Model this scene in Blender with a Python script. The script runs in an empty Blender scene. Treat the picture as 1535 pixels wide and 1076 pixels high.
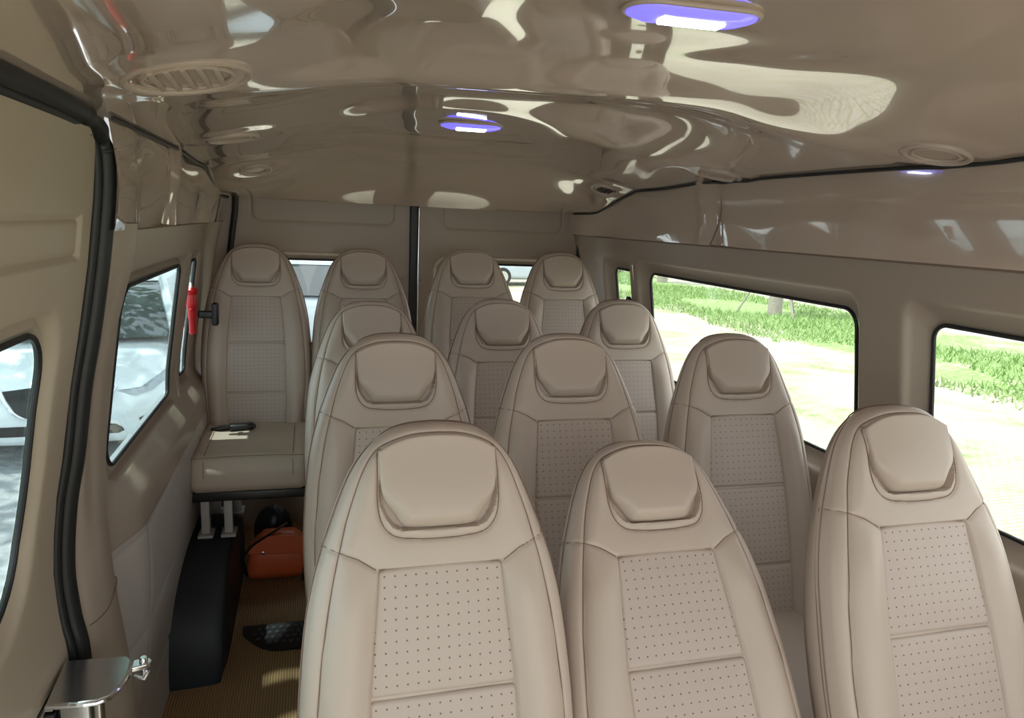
import bpy, bmesh, math, random
import numpy as np
from mathutils import Vector, Matrix
random.seed(7); rng = np.random.default_rng(7)
sc = bpy.context.scene
COL = sc.collection
R = math.radians
CX, CAMZ = .44, 1.45          # van centre line and eye height above the cabin floor
G = -.75                      # outside ground level

# ------------------------------------------------------------------ camera
yaw, pit, rol, FPX = R(15.765), R(10.708), R(2.521), 1085.7
fw = Vector((math.sin(yaw)*math.cos(pit), math.cos(yaw)*math.cos(pit), -math.sin(pit)))
r0 = Vector((math.cos(yaw), -math.sin(yaw), 0)); u0 = r0.cross(fw)
rv = r0*math.cos(rol) + u0*math.sin(rol); uv_ = -r0*math.sin(rol) + u0*math.cos(rol)
cd = bpy.data.cameras.new('camera'); cam = bpy.data.objects.new('camera', cd); COL.objects.link(cam)
m = Matrix((rv, uv_, -fw)).transposed().to_4x4(); m.translation = (0, 0, CAMZ); cam.matrix_world = m
cd.sensor_width = 36; cd.lens = FPX/1535*36; cd.clip_start = .02; cd.clip_end = 400
sc.camera = cam

# ------------------------------------------------------------------ materials
def mat(name, col, rough=.5, metal=0, spec=.5, coat=0, coat_r=.03, emit=None, es=0, ior=None):
    m = bpy.data.materials.new(name); m.use_nodes = True
    b = m.node_tree.nodes['Principled BSDF']
    b.inputs['Base Color'].default_value = (*col, 1); b.inputs['Roughness'].default_value = rough
    b.inputs['Metallic'].default_value = metal; b.inputs['Specular IOR Level'].default_value = spec
    b.inputs['Coat Weight'].default_value = coat; b.inputs['Coat Roughness'].default_value = coat_r
    if ior: b.inputs['IOR'].default_value = ior
    if emit: b.inputs['Emission Color'].default_value = (*emit, 1); b.inputs['Emission Strength'].default_value = es
    return m
def N(m, t, **k):
    n = m.node_tree.nodes.new(t)
    for a, v in k.items(): setattr(n, a, v)
    return n
def L(m, a, b): m.node_tree.links.new(a, b)
def P(m): return m.node_tree.nodes['Principled BSDF']
def noisy(m, scale=60, amt=.15, bump=.1, dist=.001, detail=4, coord='Object'):
    """fine grain: small colour variation plus bump"""
    tc = N(m, 'ShaderNodeTexCoord'); n = N(m, 'ShaderNodeTexNoise'); n.inputs['Scale'].default_value = scale; n.inputs['Detail'].default_value = detail
    L(m, tc.outputs[coord], n.inputs['Vector'])
    mx = N(m, 'ShaderNodeMix', data_type='RGBA'); c = P(m).inputs['Base Color'].default_value[:]
    mx.inputs[6].default_value = (*[v*(1-amt) for v in c[:3]], 1); mx.inputs[7].default_value = (*[min(1, v*(1+amt)) for v in c[:3]], 1)
    L(m, n.outputs['Fac'], mx.inputs[0]); L(m, mx.outputs[2], P(m).inputs['Base Color'])
    b = N(m, 'ShaderNodeBump'); b.inputs['Strength'].default_value = bump; b.inputs['Distance'].default_value = dist
    L(m, n.outputs['Fac'], b.inputs['Height']); L(m, b.outputs[0], P(m).inputs['Normal'])
    return m
LEATH = (.52, .43, .355)
M = {}
M['leather'] = noisy(mat('beige_leather', LEATH, .42, spec=.45), 420, .03, .25, .0006, 3)
M['thread'] = mat('brown_thread', (.23, .155, .12), .8)
M['trim'] = noisy(mat('beige_trim_plastic', (.395, .33, .265), .38, spec=.4), 300, .02, .1, .0004)
M['doortrim'] = noisy(mat('sand_door_plastic', (.50, .43, .33), .42, spec=.4), 300, .02, .1, .0004)
M['greytrim'] = noisy(mat('grey_side_lining', (.50, .46, .43), .55), 90, .05, .15, .0006)
M['gloss'] = mat('glossy_ceiling_plastic', (.57, .455, .37), .09, spec=.9, coat=1, coat_r=.015, ior=1.6)
P(M['gloss']).inputs['Coat IOR'].default_value = 1.75
M['black'] = mat('black_rubber', (.012, .013, .014), .45)
M['blackp'] = mat('black_plastic', (.015, .015, .017), .35)
M['chrome'] = mat('chrome_metal', (.75, .76, .78), .12, metal=1)
M['steel'] = noisy(mat('brushed_steel', (.62, .64, .68), .22, metal=1), 40, .12, .1, .001)
M['greypaint'] = mat('grey_painted_steel', (.42, .40, .38), .45)
M['arch'] = noisy(mat('black_textured_lining', (.012, .016, .021), .55), 300, .2, .5, .001)
M['orange'] = noisy(mat('orange_leather', (.62, .12, .035), .42), 200, .08, .2, .0008)
M['red'] = mat('red_plastic', (.62, .015, .02), .28)
M['white'] = mat('white_paper', (.75, .74, .70), .6)
M['ventp'] = mat('vent_plastic', (.50, .41, .34), .35)
M['ventd'] = mat('vent_dark', (.05, .035, .03), .5)
M['lens'] = mat('violet_lamp_lens', (.25, .25, .8), .2, emit=(.10, .08, 1), es=1.3)
M['led'] = mat('white_led', (.9, .9, 1), .2, emit=(.72, .78, 1), es=9)
M['green'] = mat('green_plastic', (.05, .32, .08), .4)
# perforated leather: a square grid of punched holes every 15.5 mm, laid out in the panel's own UV metres
def perforated():
    m = noisy(mat('perforated_leather', (.51, .425, .365), .48, spec=.4), 420, .03, .25, .0006, 3)
    uv = N(m, 'ShaderNodeUVMap'); uv.uv_map = 'metres'
    sep = N(m, 'ShaderNodeSeparateXYZ'); L(m, uv.outputs[0], sep.inputs[0])
    q = []
    for i in (0, 1):
        a = N(m, 'ShaderNodeMath', operation='MULTIPLY'); a.inputs[1].default_value = 1/.0155; L(m, sep.outputs[i], a.inputs[0])
        f = N(m, 'ShaderNodeMath', operation='FRACT'); L(m, a.outputs[0], f.inputs[0])
        s = N(m, 'ShaderNodeMath', operation='SUBTRACT'); s.inputs[1].default_value = .5; L(m, f.outputs[0], s.inputs[0])
        p = N(m, 'ShaderNodeMath', operation='POWER'); p.inputs[1].default_value = 2; 
        ab = N(m, 'ShaderNodeMath', operation='ABSOLUTE'); L(m, s.outputs[0], ab.inputs[0]); L(m, ab.outputs[0], p.inputs[0]); q.append(p)
    ad = N(m, 'ShaderNodeMath', operation='ADD'); L(m, q[0].outputs[0], ad.inputs[0]); L(m, q[1].outputs[0], ad.inputs[1])
    lt = N(m, 'ShaderNodeMath', operation='LESS_THAN'); lt.inputs[1].default_value = .0085; L(m, ad.outputs[0], lt.inputs[0])
    old = P(m).inputs['Base Color'].links[0].from_socket
    mx = N(m, 'ShaderNodeMix', data_type='RGBA'); L(m, lt.outputs[0], mx.inputs[0]); L(m, old, mx.inputs[6]); mx.inputs[7].default_value = (.17, .11, .085, 1)
    L(m, mx.outputs[2], P(m).inputs['Base Color'])
    return m
M['perf'] = perforated()
def glass(name, tint, gl=.05):
    m = bpy.data.materials.new(name); m.use_nodes = True; nt = m.node_tree; nt.nodes.clear()
    o = N(m, 'ShaderNodeOutputMaterial'); t = N(m, 'ShaderNodeBsdfTransparent'); t.inputs[0].default_value = (*tint, 1)
    g = N(m, 'ShaderNodeBsdfGlossy'); g.inputs['Roughness'].default_value = .02
    f = N(m, 'ShaderNodeLayerWeight'); f.inputs[0].default_value = .5
    pw = N(m, 'ShaderNodeMath', operation='POWER'); pw.inputs[1].default_value = 4.5; L(m, f.outputs['Facing'], pw.inputs[0])
    ml = N(m, 'ShaderNodeMath', operation='MULTIPLY_ADD'); ml.inputs[1].default_value = .6; ml.inputs[2].default_value = .03; L(m, pw.outputs[0], ml.inputs[0])
    mx = N(m, 'ShaderNodeMixShader'); L(m, ml.outputs[0], mx.inputs[0]); L(m, t.outputs[0], mx.inputs[1]); L(m, g.outputs[0], mx.inputs[2]); L(m, mx.outputs[0], o.inputs[0])
    return m
M['glass'] = glass('window_glass', (.97, .99, .98))
M['glassL'] = glass('tinted_glass', (.86, .97, .98))

# ------------------------------------------------------------------ object helpers
def tag(o, label=None, cat=None, group=None, kind=None):
    if label: o['label'] = label
    if cat: o['category'] = cat
    if group: o['group'] = group
    if kind: o['kind'] = kind
    return o
def empty(name, loc=(0, 0, 0), rot=(0, 0, 0)):
    o = bpy.data.objects.new(name, None); o.empty_display_size = .1; COL.objects.link(o); o.location = loc; o.rotation_euler = rot
    return o
class MB:
    def __init__(s): s.v = []; s.f = []; s.uv = None
    def add(s, v, f):
        k = len(s.v); s.v += [tuple(p) for p in v]; s.f += [tuple(i+k for i in q) for q in f]; return s
    def box(s, lo, hi, bev=.0):
        bm = bmesh.new(); bmesh.ops.create_cube(bm, size=1)
        c = [(a+b)/2 for a, b in zip(lo, hi)]; d = [abs(b-a) for a, b in zip(lo, hi)]
        for v in bm.verts: v.co = Vector((c[0]+v.co.x*d[0], c[1]+v.co.y*d[1], c[2]+v.co.z*d[2]))
        if bev > 0: bmesh.ops.bevel(bm, geom=bm.edges[:], offset=min(bev, min(d)*.49), segments=4, profile=.5, affect='EDGES')
        bm.verts.index_update()
        s.add([v.co[:] for v in bm.verts], [[v.index for v in f.verts] for f in bm.faces]); bm.free(); return s
    def tube(s, pts, r, n=8, closed=False, flat=1.0, cap=True):
        pts = [Vector(p) for p in pts]; k = len(pts)
        rr = r if hasattr(r, '__len__') else [r]*k
        up = None; rings = []
        for i in range(k):
            a = pts[(i-1) % k] if (closed or i > 0) else pts[i]; b = pts[(i+1) % k] if (closed or i < k-1) else pts[i]
            t = (b-a).normalized() if (b-a).length > 1e-9 else Vector((0, 0, 1))
            if up is None: up = t.orthogonal().normalized()
            up = (up - t*up.dot(t)); up = up.normalized() if up.length > 1e-6 else t.orthogonal().normalized()
            w = t.cross(up)
            rings.append([pts[i] + (up*math.cos(2*math.pi*j/n) + w*math.sin(2*math.pi*j/n)*flat)*rr[i] for j in range(n)])
        v = [p for q in rings for p in q]; f = []
        for i in range(k if closed else k-1):
            for j in range(n):
                a = i*n+j; b = i*n+(j+1) % n; i2 = (i+1) % k
                f.append((a, b, i2*n+(j+1) % n, i2*n+j))
        if cap and not closed: f.append(tuple(range(n))[::-1]); f.append(tuple((k-1)*n+j for j in range(n)))
        return s.add(v, f)
    def lathe(s, prof, c, axis='z', n=32, sx=1, sy=1):
        v = []; f = []
        for (r, h) in prof:
            for j in range(n):
                a = 2*math.pi*j/n; x, y = r*math.cos(a)*sx, r*math.sin(a)*sy
                v.append({'z': (c[0]+x, c[1]+y, c[2]+h), 'x': (c[0]+h, c[1]+x, c[2]+y), 'y': (c[0]+x, c[1]+h, c[2]+y)}[axis])
        for i in range(len(prof)-1):
            for j in range(n): f.append((i*n+j, i*n+(j+1) % n, (i+1)*n+(j+1) % n, (i+1)*n+j))
        f.append(tuple(range(n))[::-1]); f.append(tuple((len(prof)-1)*n+j for j in range(n)))
        return s.add(v, f)
    def prism(s, poly, a, b, axis='x'):
        """poly of 2-D points extruded from a to b along axis"""
        k = len(poly); put = {'x': lambda t, p: (t, p[0], p[1]), 'y': lambda t, p: (p[0], t, p[1]), 'z': lambda t, p: (p[0], p[1], t)}[axis]
        v = [put(a, p) for p in poly] + [put(b, p) for p in poly]
        f = [tuple(range(k)), tuple(range(2*k-1, k-1, -1))] + [(i, i+k, (i+1) % k + k, (i+1) % k) for i in range(k)]
        return s.add(v, f)
    def grid(s, arr):
        h, w = arr.shape[:2]
        return s.add(arr.reshape(-1, 3).tolist(), [(i*w+j, i*w+j+1, (i+1)*w+j+1, (i+1)*w+j) for i in range(h-1) for j in range(w-1)])
    def build(s, name, material, parent=None, smooth=True, bevel=0, angle=40, solid=0):
        me = bpy.data.meshes.new(name); me.from_pydata(s.v, [], s.f); me.validate(); 
        bm = bmesh.new(); bm.from_mesh(me); bmesh.ops.remove_doubles(bm, verts=bm.verts, dist=1e-6); bmesh.ops.recalc_face_normals(bm, faces=bm.faces); bm.to_mesh(me); bm.free()
        me.materials.append(material)
        if smooth:
            me.shade_smooth(); me.set_sharp_from_angle(angle=R(angle))
        o = bpy.data.objects.new(name, me); COL.objects.link(o)
        if parent: o.parent = parent
        if solid: md = o.modifiers.new('solid', 'SOLIDIFY'); md.thickness = abs(solid); md.offset = math.copysign(1, solid)
        if bevel: md = o.modifiers.new('bevel', 'BEVEL'); md.width = bevel; md.segments = 3
        return o
def rrect(y0, y1, z0, z1, r, n=8):
    """rounded rectangle outline, counter-clockwise; r one radius or four (y0z0, y1z0, y1z1, y0z1)"""
    rs = r if hasattr(r, '__len__') else [r]*4; out = []
    for (cy, cz, a0, rr) in ((y0+rs[0], z0+rs[0], 180, rs[0]), (y1-rs[1], z0+rs[1], 270, rs[1]), (y1-rs[2], z1-rs[2], 0, rs[2]), (y0+rs[3], z1-rs[3], 90, rs[3])):
        for i in range(n+1):
            a = R(a0+90*i/n); out.append((cy+rr*math.cos(a), cz+rr*math.sin(a)))
    res = []
    for i, p in enumerate(out):         # subdivide the long straight runs
        q = out[(i+1) % len(out)]; res.append(p); d = math.dist(p, q); k = int(d/.05)
        for j in range(1, k): res.append((p[0]+(q[0]-p[0])*j/k, p[1]+(q[1]-p[1])*j/k))
    return res
def crom(pts, n=8):
    p = [np.array(a, float) for a in pts]; p = [2*p[0]-p[1]] + p + [2*p[-1]-p[-2]]; out = []
    for i in range(1, len(p)-2):
        for j in range(n):
            t = j/n; a, b, c, d = p[i-1:i+3]
            out.append(.5*((2*b)+(-a+c)*t+(2*a-5*b+4*c-d)*t*t+(-a+3*b-3*c+d)*t**3))
    out.append(p[-2]); return np.array(out)
def pdist(U, V, poly, closed=False):
    """distance of every grid point to a polyline"""
    q = np.asarray(poly, float); a = q if closed else q[:-1]; b = np.roll(q, -1, 0) if closed else q[1:]
    best = np.full(U.shape, 1e9)
    for p0, p1 in zip(a, b):
        e = p1-p0; L2 = e@e+1e-18; t = np.clip(((U-p0[0])*e[0]+(V-p0[1])*e[1])/L2, 0, 1)
        best = np.minimum(best, (U-p0[0]-t*e[0])**2+(V-p0[1]-t*e[1])**2)
    return np.sqrt(best)
def inside(U, V, poly):
    q = np.asarray(poly, float); r = np.zeros(U.shape, bool); j = len(q)-1
    for i in range(len(q)):
        (xi, yi), (xj, yj) = q[i], q[j]
        c = ((yi > V) != (yj > V)) & (U < (xj-xi)*(V-yi)/((yj-yi)+1e-18)+xi); r ^= c; j = i
    return r
sst = lambda a, b, x: (lambda t: t*t*(3-2*t))(np.clip((x-a)/(b-a), 0, 1))

# ================================================================== SEATS
# backrest coordinates: u sideways, v down the back from the head seam, w out of the front face
SIL = crom([(0, -.0400), (.036, -.0375), (.062, -.031), (.085, -.018), (.106, .0), (.127, .03), (.143, .065), (.158, .105), (.173, .149), (.186, .20), (.197, .265), (.205, .36), (.208, .45), (.204, .55), (.196, .63), (.186, .70), (.180, .715)], 8)
hw_of = lambda v: np.interp(v, SIL[:, 1], SIL[:, 0])
def mir(h): h = np.asarray(h); return np.vstack([h[::-1]*[-1, 1], h[1:]]) if abs(h[0][0]) < 1e-9 else np.vstack([h[::-1]*[-1, 1], h])
BORD = crom([(0, -.0225), (.035, -.0205), (.066, -.0125), (.0915, .001), (.110, .027), (.125, .065), (.138, .105), (.149, .149), (.160, .20), (.171, .265), (.181, .36), (.186, .45), (.184, .55), (.176, .66), (.172, .712)], 6)
DIAG = [(.1485, .149), (.122, .160), (.097, .1765)]
DIAG2 = [(.1485, .149), (.172, .141)]
PADH = crom([(0, .1195), (.035, .119), (.052, .1165), (.061, .109), (.071, .093), (.0845, .072), (.0885, .045), (.0905, .004)], 6)
PADT = crom([(.0905, .004), (.066, -.009), (.035, -.0172), (0, -.0193)], 6)
PAD = np.vstack([PADH, PADT[1:]]); PAD = np.vstack([PAD, (PAD[1:-1]*[-1, 1])[::-1]])
POCK = crom([(.0915, .001), (.0925, .05), (.0925, .085), (.086, .112), (.068, .130), (.035, .1355), (0, .1365)], 6)
def pan(v0, v1, w0, w1, rt, rb, arch=0):
    a = rrect(-1, 1, -1, 1, .08, 6); out = []
    for (s, t) in a:
        tt = (t+1)/2; w = w0+(w1-w0)*tt
        out.append((s*w, v0+(v1-v0)*tt - (arch*(1-s*s) if t < -.2 else 0)))
    return np.array(out)
PANS = [pan(.178, .3565, .0945, .1105, .01, .004, .004), pan(.3605, .556, .1108, .1145, .004, .004), pan(.560, .700, .1145, .110, .004, .01)]

POCKI = crom([(.0915, .001), (.092, .05), (.090, .080), (.079, .106), (.063, .1205), (.03, .1235), (0, .1238)], 6)
def sheet():
    nr, nc = 250, 131
    vt = -.040+.755*(np.linspace(0, 1, nr)**1.35); s = np.linspace(-1, 1, nc)
    V, S_ = np.meshgrid(vt, s, indexing='ij'); U = S_*hw_of(V)
    sil = np.vstack([SIL[::-1]*[-1, 1], SIL[1:]])
    d = pdist(U, V, sil)
    Rr = .042; w = np.where(d < Rr, -(Rr-np.sqrt(np.maximum(0, Rr**2-(Rr-d)**2))), 0)
    topd = sst(.25, .0, V)
    w += -.010*topd*np.abs(U/.17)**2           # head part is gently crowned
    seams = [mir(BORD), DIAG, [(-a, b) for a, b in DIAG], DIAG2, [(-a, b) for a, b in DIAG2], mir(POCK)]
    ds = np.minimum.reduce([pdist(U, V, q) for q in seams])
    w += .004*(1-np.exp(-ds/.012)) - .0028*np.exp(-(ds/.0022)**2)
    pw = np.interp(V, [.17, .36, .56, .715], [.094, .1105, .1145, .110])  # side bolsters swell beside the centre panels
    bw = np.interp(V, BORD[:, 1], BORD[:, 0])
    fr = np.clip((np.abs(U)-pw)/(bw-pw), 0, 1)
    w += .013*np.sin(np.pi*fr)*sst(.15, .24, V)
    pin = (np.abs(U) < pw+.001) & (V > .174) & (V < .706); dp = np.minimum(pw-np.abs(U), np.minimum(V-.174, .706-V))
    w += np.where(pin, -.010*sst(0, .004, dp), 0)
    pk = inside(U, V, mir(POCKI)) & (V > .0); dk = pdist(U, V, mir(POCKI))
    w += np.where(pk, -.016*sst(0, .004, dk)*sst(.03, .075, V), 0)
    w += .0012*np.sin(U*23+V*9)*np.sin(V*21)
    return U, V, w
def back_mesh():
    U, V, w = sheet(); T = np.interp(V, [-.04, .05, .35, .715], [.085, .095, .125, .125])
    b = MB(); front = np.stack([U, -w, -V], -1); b.grid(front)
    # rear shell, rounded at the rim
    st = 5; ir = list(range(0, U.shape[0], st)); ir = sorted(set(ir+[U.shape[0]-1])); ic = list(range(0, U.shape[1], st))
    Us, Vs, Ts = U[np.ix_(ir, ic)], V[np.ix_(ir, ic)], T[np.ix_(ir, ic)]
    sil = np.vstack([SIL[::-1]*[-1, 1], SIL[1:]]); d = pdist(Us, Vs, sil); Rb = .04
    wb = -Ts + np.where(d < Rb, (Rb-np.sqrt(np.maximum(0, Rb**2-(Rb-d)**2))), 0)
    b.grid(np.stack([Us, -wb, -Vs], -1))
    # side band between the two rims
    for side in (0, -1):
        n = U.shape[0]; band = []
        wf = w[:, side]; wr = -T[:, side]+Rb
        for k in range(7):
            t = k/6; bul = .004*math.sin(math.pi*t)
            band.append(np.stack([U[:, side]+(bul if side else -bul)*(np.abs(U[:, side]) > .01), -(wf+(wr-wf)*t), -V[:, side]], -1))
        b.grid(np.stack(band, 0))
    rb_ = []
    for t in np.linspace(0, 1, 5): rb_.append(np.stack([U[-1], -(w[-1]*(1-t)+(-.125)*t), -V[-1]-.012*math.sin(math.pi*t)], -1))
    b.grid(np.stack(rb_, 0))
    return b
def surf_w(pts, U, V, w):
    out = []
    for (u, v) in pts:
        i = int(np.argmin(abs(V[:, 0]-v))); j = int(np.argmin(abs(U[i]-u))); out.append(w[i, j])
    return np.array(out)
def puff(poly, wfun, center, rings=26, skirt=.016, uvs=False):
    """a cushion over a star-shaped outline"""
    P0 = np.asarray(poly); c = np.array(center); ts = 1-(1-np.linspace(0, 1, rings))**1.8; n = len(P0)
    U = c[0]+ts[:, None]*(P0[:, 0]-c[0]); V = c[1]+ts[:, None]*(P0[:, 1]-c[1])
    d = pdist(U, V, P0, True); w = wfun(U, V, d)
    U = np.vstack([U, U[-1:]]); V = np.vstack([V, V[-1:]]); w = np.vstack([w, w[-1:]-skirt])
    b = MB(); v = np.stack([U, -w, -V], -1).reshape(-1, 3).tolist(); f = []
    for i in range(rings):
        for j in range(n): f.append((i*n+j, i*n+(j+1) % n, (i+1)*n+(j+1) % n, (i+1)*n+j))
    b.add(v, f); b.flat = (U, V); return b
rnd = lambda d, r: np.where(d < r, -(r-np.sqrt(np.maximum(0, r*r-(r-d)**2))), 0)
def pad_w(U, V, d):
    low = sst(.0, .105, V)
    base = .001 + .015*sst(-.02, .10, V) - .004*(U/.09)**2
    r = .004+.014*sst(.05, .105, V)
    return base + rnd(d, r) - .006*sst(.02, .0, d)*low
def pan_w(U, V, d): return .000 + rnd(d, .0065) + .002*sst(0, .05, d)
def add_uv(o):
    me = o.data; uvl = me.uv_layers.new(name='metres')
    co = np.empty(len(me.vertices)*3); me.vertices.foreach_get('co', co); co = co.reshape(-1, 3)
    li = np.empty(len(me.loops), int); me.loops.foreach_get('vertex_index', li)
    uvl.data.foreach_set('uv', np.stack([co[li, 0]+.0075+1, co[li, 2]+3], -1).ravel())

def rcushion(W, D, H):
    """seat cushion: rounded waterfall front, crowned top, one closed skin"""
    b = MB(); nx, ny = 40, 60; prof = []
    # side profile loop (y forward negative, z), superellipse-ish
    outl = rrect(-D, 0, -H, 0, [.035, .02, .03, .055], 8); c = (-D/2, -H/2)
    xs = [-W/2+W*(.5-.5*math.cos(math.pi*i/nx)) for i in range(nx+1)]
    for x in xs:
        e = min(W/2-abs(x), .04); k = .04-math.sqrt(max(0, .04**2-(.04-e)**2))
        ring = []
        for (y, z) in outl:
            dy = 1 if y > c[0] else -1; dz = 1 if z > c[1] else -1
            yy = y - dy*min(k, abs(y-c[0])); zz = z - dz*min(k, abs(z-c[1]))
            if z > -.02: zz += .010*math.cos(math.pi*x/W)+.006*math.exp(-((abs(x)-W*.42)/.03)**2) - .006*math.exp(-((y+D*.86)/.012)**2)
            ring.append((x, yy, zz))
        prof.append(ring)
    n = len(outl); v = [p for r_ in prof for p in r_]
    f = [(i*n+j, i*n+(j+1) % n, (i+1)*n+(j+1) % n, (i+1)*n+j) for i in range(nx) for j in range(n)]
    f += [tuple(range(n)), tuple(nx*n+j for j in range(n))[::-1]]
    return b.add(v, f)

U_, V_, W_ = sheet()
def thread(b, pts, r=.0009, lift=.0009):
    w = surf_w(pts, U_, V_, W_); w = np.convolve(np.pad(w, 2, 'edge'), np.ones(5)/5, 'valid')
    b.tube([(u, -(ww+lift), -v) for (u, v), ww in zip(pts, w)], r, 5)
def resample(p, n):
    p = np.asarray(p, float); s = np.r_[0, np.cumsum(np.hypot(*np.diff(p, axis=0).T))]; t = np.linspace(0, s[-1], n)
    return np.stack([np.interp(t, s, p[:, 0]), np.interp(t, s, p[:, 1])], -1)

def make_seat():
    root = empty('passenger_seat')
    back = back_mesh().build('backrest', M['leather'], root, angle=60)
    puff(PAD, pad_w, (0, .05)).build('headrest_pad', M['leather'], back, angle=70)
    for i, pp in enumerate(PANS):
        o = puff(pp, pan_w, (0, pp[:, 1].mean())).build('perforated_panel', M['perf'], back, angle=70); add_uv(o)
    st = MB()
    thread(st, resample(mir(BORD), 260))
    for sgn in (-1, 1):
        thread(st, resample([(sgn*a, b_) for a, b_ in DIAG], 16)); thread(st, resample([(sgn*a, b_) for a, b_ in DIAG2], 8))
    thread(st, resample(mir(POCK), 90))
    for off, wy, rr in ((.0, -.052, .0010), (.001, -.044, .0007)):    # rim seam along the flank
        pts = resample(mir(SIL), 220); st.tube([(p[0]*1.014 if abs(p[0]) > .03 else p[0], -wy, -p[1]+(.002 if p[1] < -.02 else 0)) for p in pts], rr+.0004, 5)
    st.build('stitching', M['thread'], back)
    cu = rcushion(.408, .46, .125).build('seat_cushion', M['leather'], root, angle=60)
    s2 = MB()
    for sx in (-.145, .145): s2.tube([(sx, -.455, -.09), (sx, -.4615, -.05), (sx*1.0, -.452, -.016), (sx, -.42, .006), (sx, -.3, .0085), (sx, -.12, .0095), (sx, -.02, .001)], .0012, 5)
    s2.tube([(x, -.44, -.0005+.006*math.cos(math.pi*x/.425)) for x in np.linspace(-.19, .19, 20)], .0012, 5)
    s2.build('stitching', M['thread'], cu)
    fr = MB().box((-.2, -.42, -.165), (.2, -.03, -.128), .008)
    fr.build('seat_frame', M['blackp'], root)
    return root
PROTO = make_seat()
leg_me = {}
def place_seat(first, x, y, z, rec, label, group):
    """the hinge point of the backrest sits 0.70 m below the head seam"""
    rec = R(rec); py, pz = y-.70*math.sin(rec), z-.70*math.cos(rec)+.005
    if first: root = PROTO
    else:
        root = PROTO.copy(); COL.objects.link(root)
        for ch in PROTO.children:
            if ch.name.startswith('leg'): continue
            c = ch.copy(); COL.objects.link(c); c.parent = root
            for g in ch.children:
                d = g.copy(); COL.objects.link(d); d.parent = c
    root.location = (x, py, 0)
    for c in root.children:
        if c.name.startswith('backrest'): c.location = (0, y-py, z); c.rotation_euler = (-rec, 0, 0)
        elif c.name.startswith('seat_cushion'): c.location = (0, .035, pz+.01)
        else: c.location = (0, .035, pz+.01)
    over = 'end of the aisle' in label; rx = -.075 if over else .15   # this one stands on the wheel arch
    for (sx, yy) in ((-.15, -.36), (rx, -.36), (-.15, -.06), (rx, -.06)):
        z0 = (.322 if yy < -.2 else .28) if over else 0
        b = MB().box((sx-.014, yy-.018, z0), (sx+.014, yy+.018, pz-.150), .003).box((sx-.025, yy-.035, z0), (sx+.025, yy+.035, z0+.012), .003)
        b.build('leg', M['greypaint'], root)
    tag(root, label, 'seat', group)
    return root
SEATS = [
 (.186, 1.051, 1.108, 17.7, 'beige leather seat nearest the camera, in the front row beside the aisle'),
 (.604, 1.175, 1.034, 34.0, 'beige leather seat leaning far back in the middle of the front row'),
 (1.045, 1.033, 1.120, 22.0, 'beige leather seat by the window at the right end of the front row'),
 (.190, 1.659, 1.146, 9.5, 'second-row beige seat beside the aisle, right behind the nearest seat'),
 (.608, 1.635, 1.157, 19.2, 'middle beige seat of the second row'),
 (1.072, 1.632, 1.156, 16.7, 'second-row beige seat standing alone against the long side window'),
 (.187, 2.324, 1.152, 17.0, 'third-row aisle seat mostly hidden behind the seat in front'),
 (.612, 2.308, 1.165, 16.2, 'middle beige seat of the third row'),
 (1.054, 2.311, 1.167, 13.4, 'third-row beige seat next to the right side windows'),
 (-.210, 3.074, 1.288, 11.4, 'back-row seat at the end of the aisle with its whole cushion showing'),
 (.212, 3.080, 1.283, 15.0, 'back-row seat just left of the black rear door post'),
 (.655, 3.010, 1.300, 19.0, 'back-row seat just right of the black rear door post'),
 (1.084, 3.070, 1.293, 10.5, 'back-row seat in the right rear corner of the cabin'),
]
for i, (x, y, z, rec, lab) in enumerate(SEATS):
    place_seat(i == 0, x, y, z, rec, lab, ['front row of seats', 'second row of seats', 'third row of seats', 'back row of seats'][min(3, i//3)])

# ================================================================== CABIN SHELL
ZP = [-.05, .0, .45, .74, .80, .90, 1.0, 1.12, 1.28, 1.40]; XP = [.87, .87, .88, .883, .887, .887, .873, .856, .832, .803]
prof = lambda z: np.interp(z, ZP, XP)
ZD = [.30, .45, .586, .667, .765, .886, .99, 1.117, 1.22, 1.34, 1.46, 1.54, 1.64]; XD = [.905, .893, .893, .905, .910, .900, .880, .860, .840, .819, .803, .795, .78]
dprof = lambda z: np.interp(z, ZD, XD)
def wp(side, pf, y, z, off=0): return (CX+side*(float(pf(z))+off), y, z)
def patch(b, side, pf, rect, step=.06, bump=None, off=0):
    y0, y1, z0, z1 = rect; ny = max(2, int((y1-y0)/step)+1); nz = max(2, int((z1-z0)/step)+1)
    a = np.array([[wp(side, pf, y, z, off+(bump(y, z) if bump else 0)) for y in np.linspace(y0, y1, ny)] for z in np.linspace(z0, z1, nz)]); b.grid(a)
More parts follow.
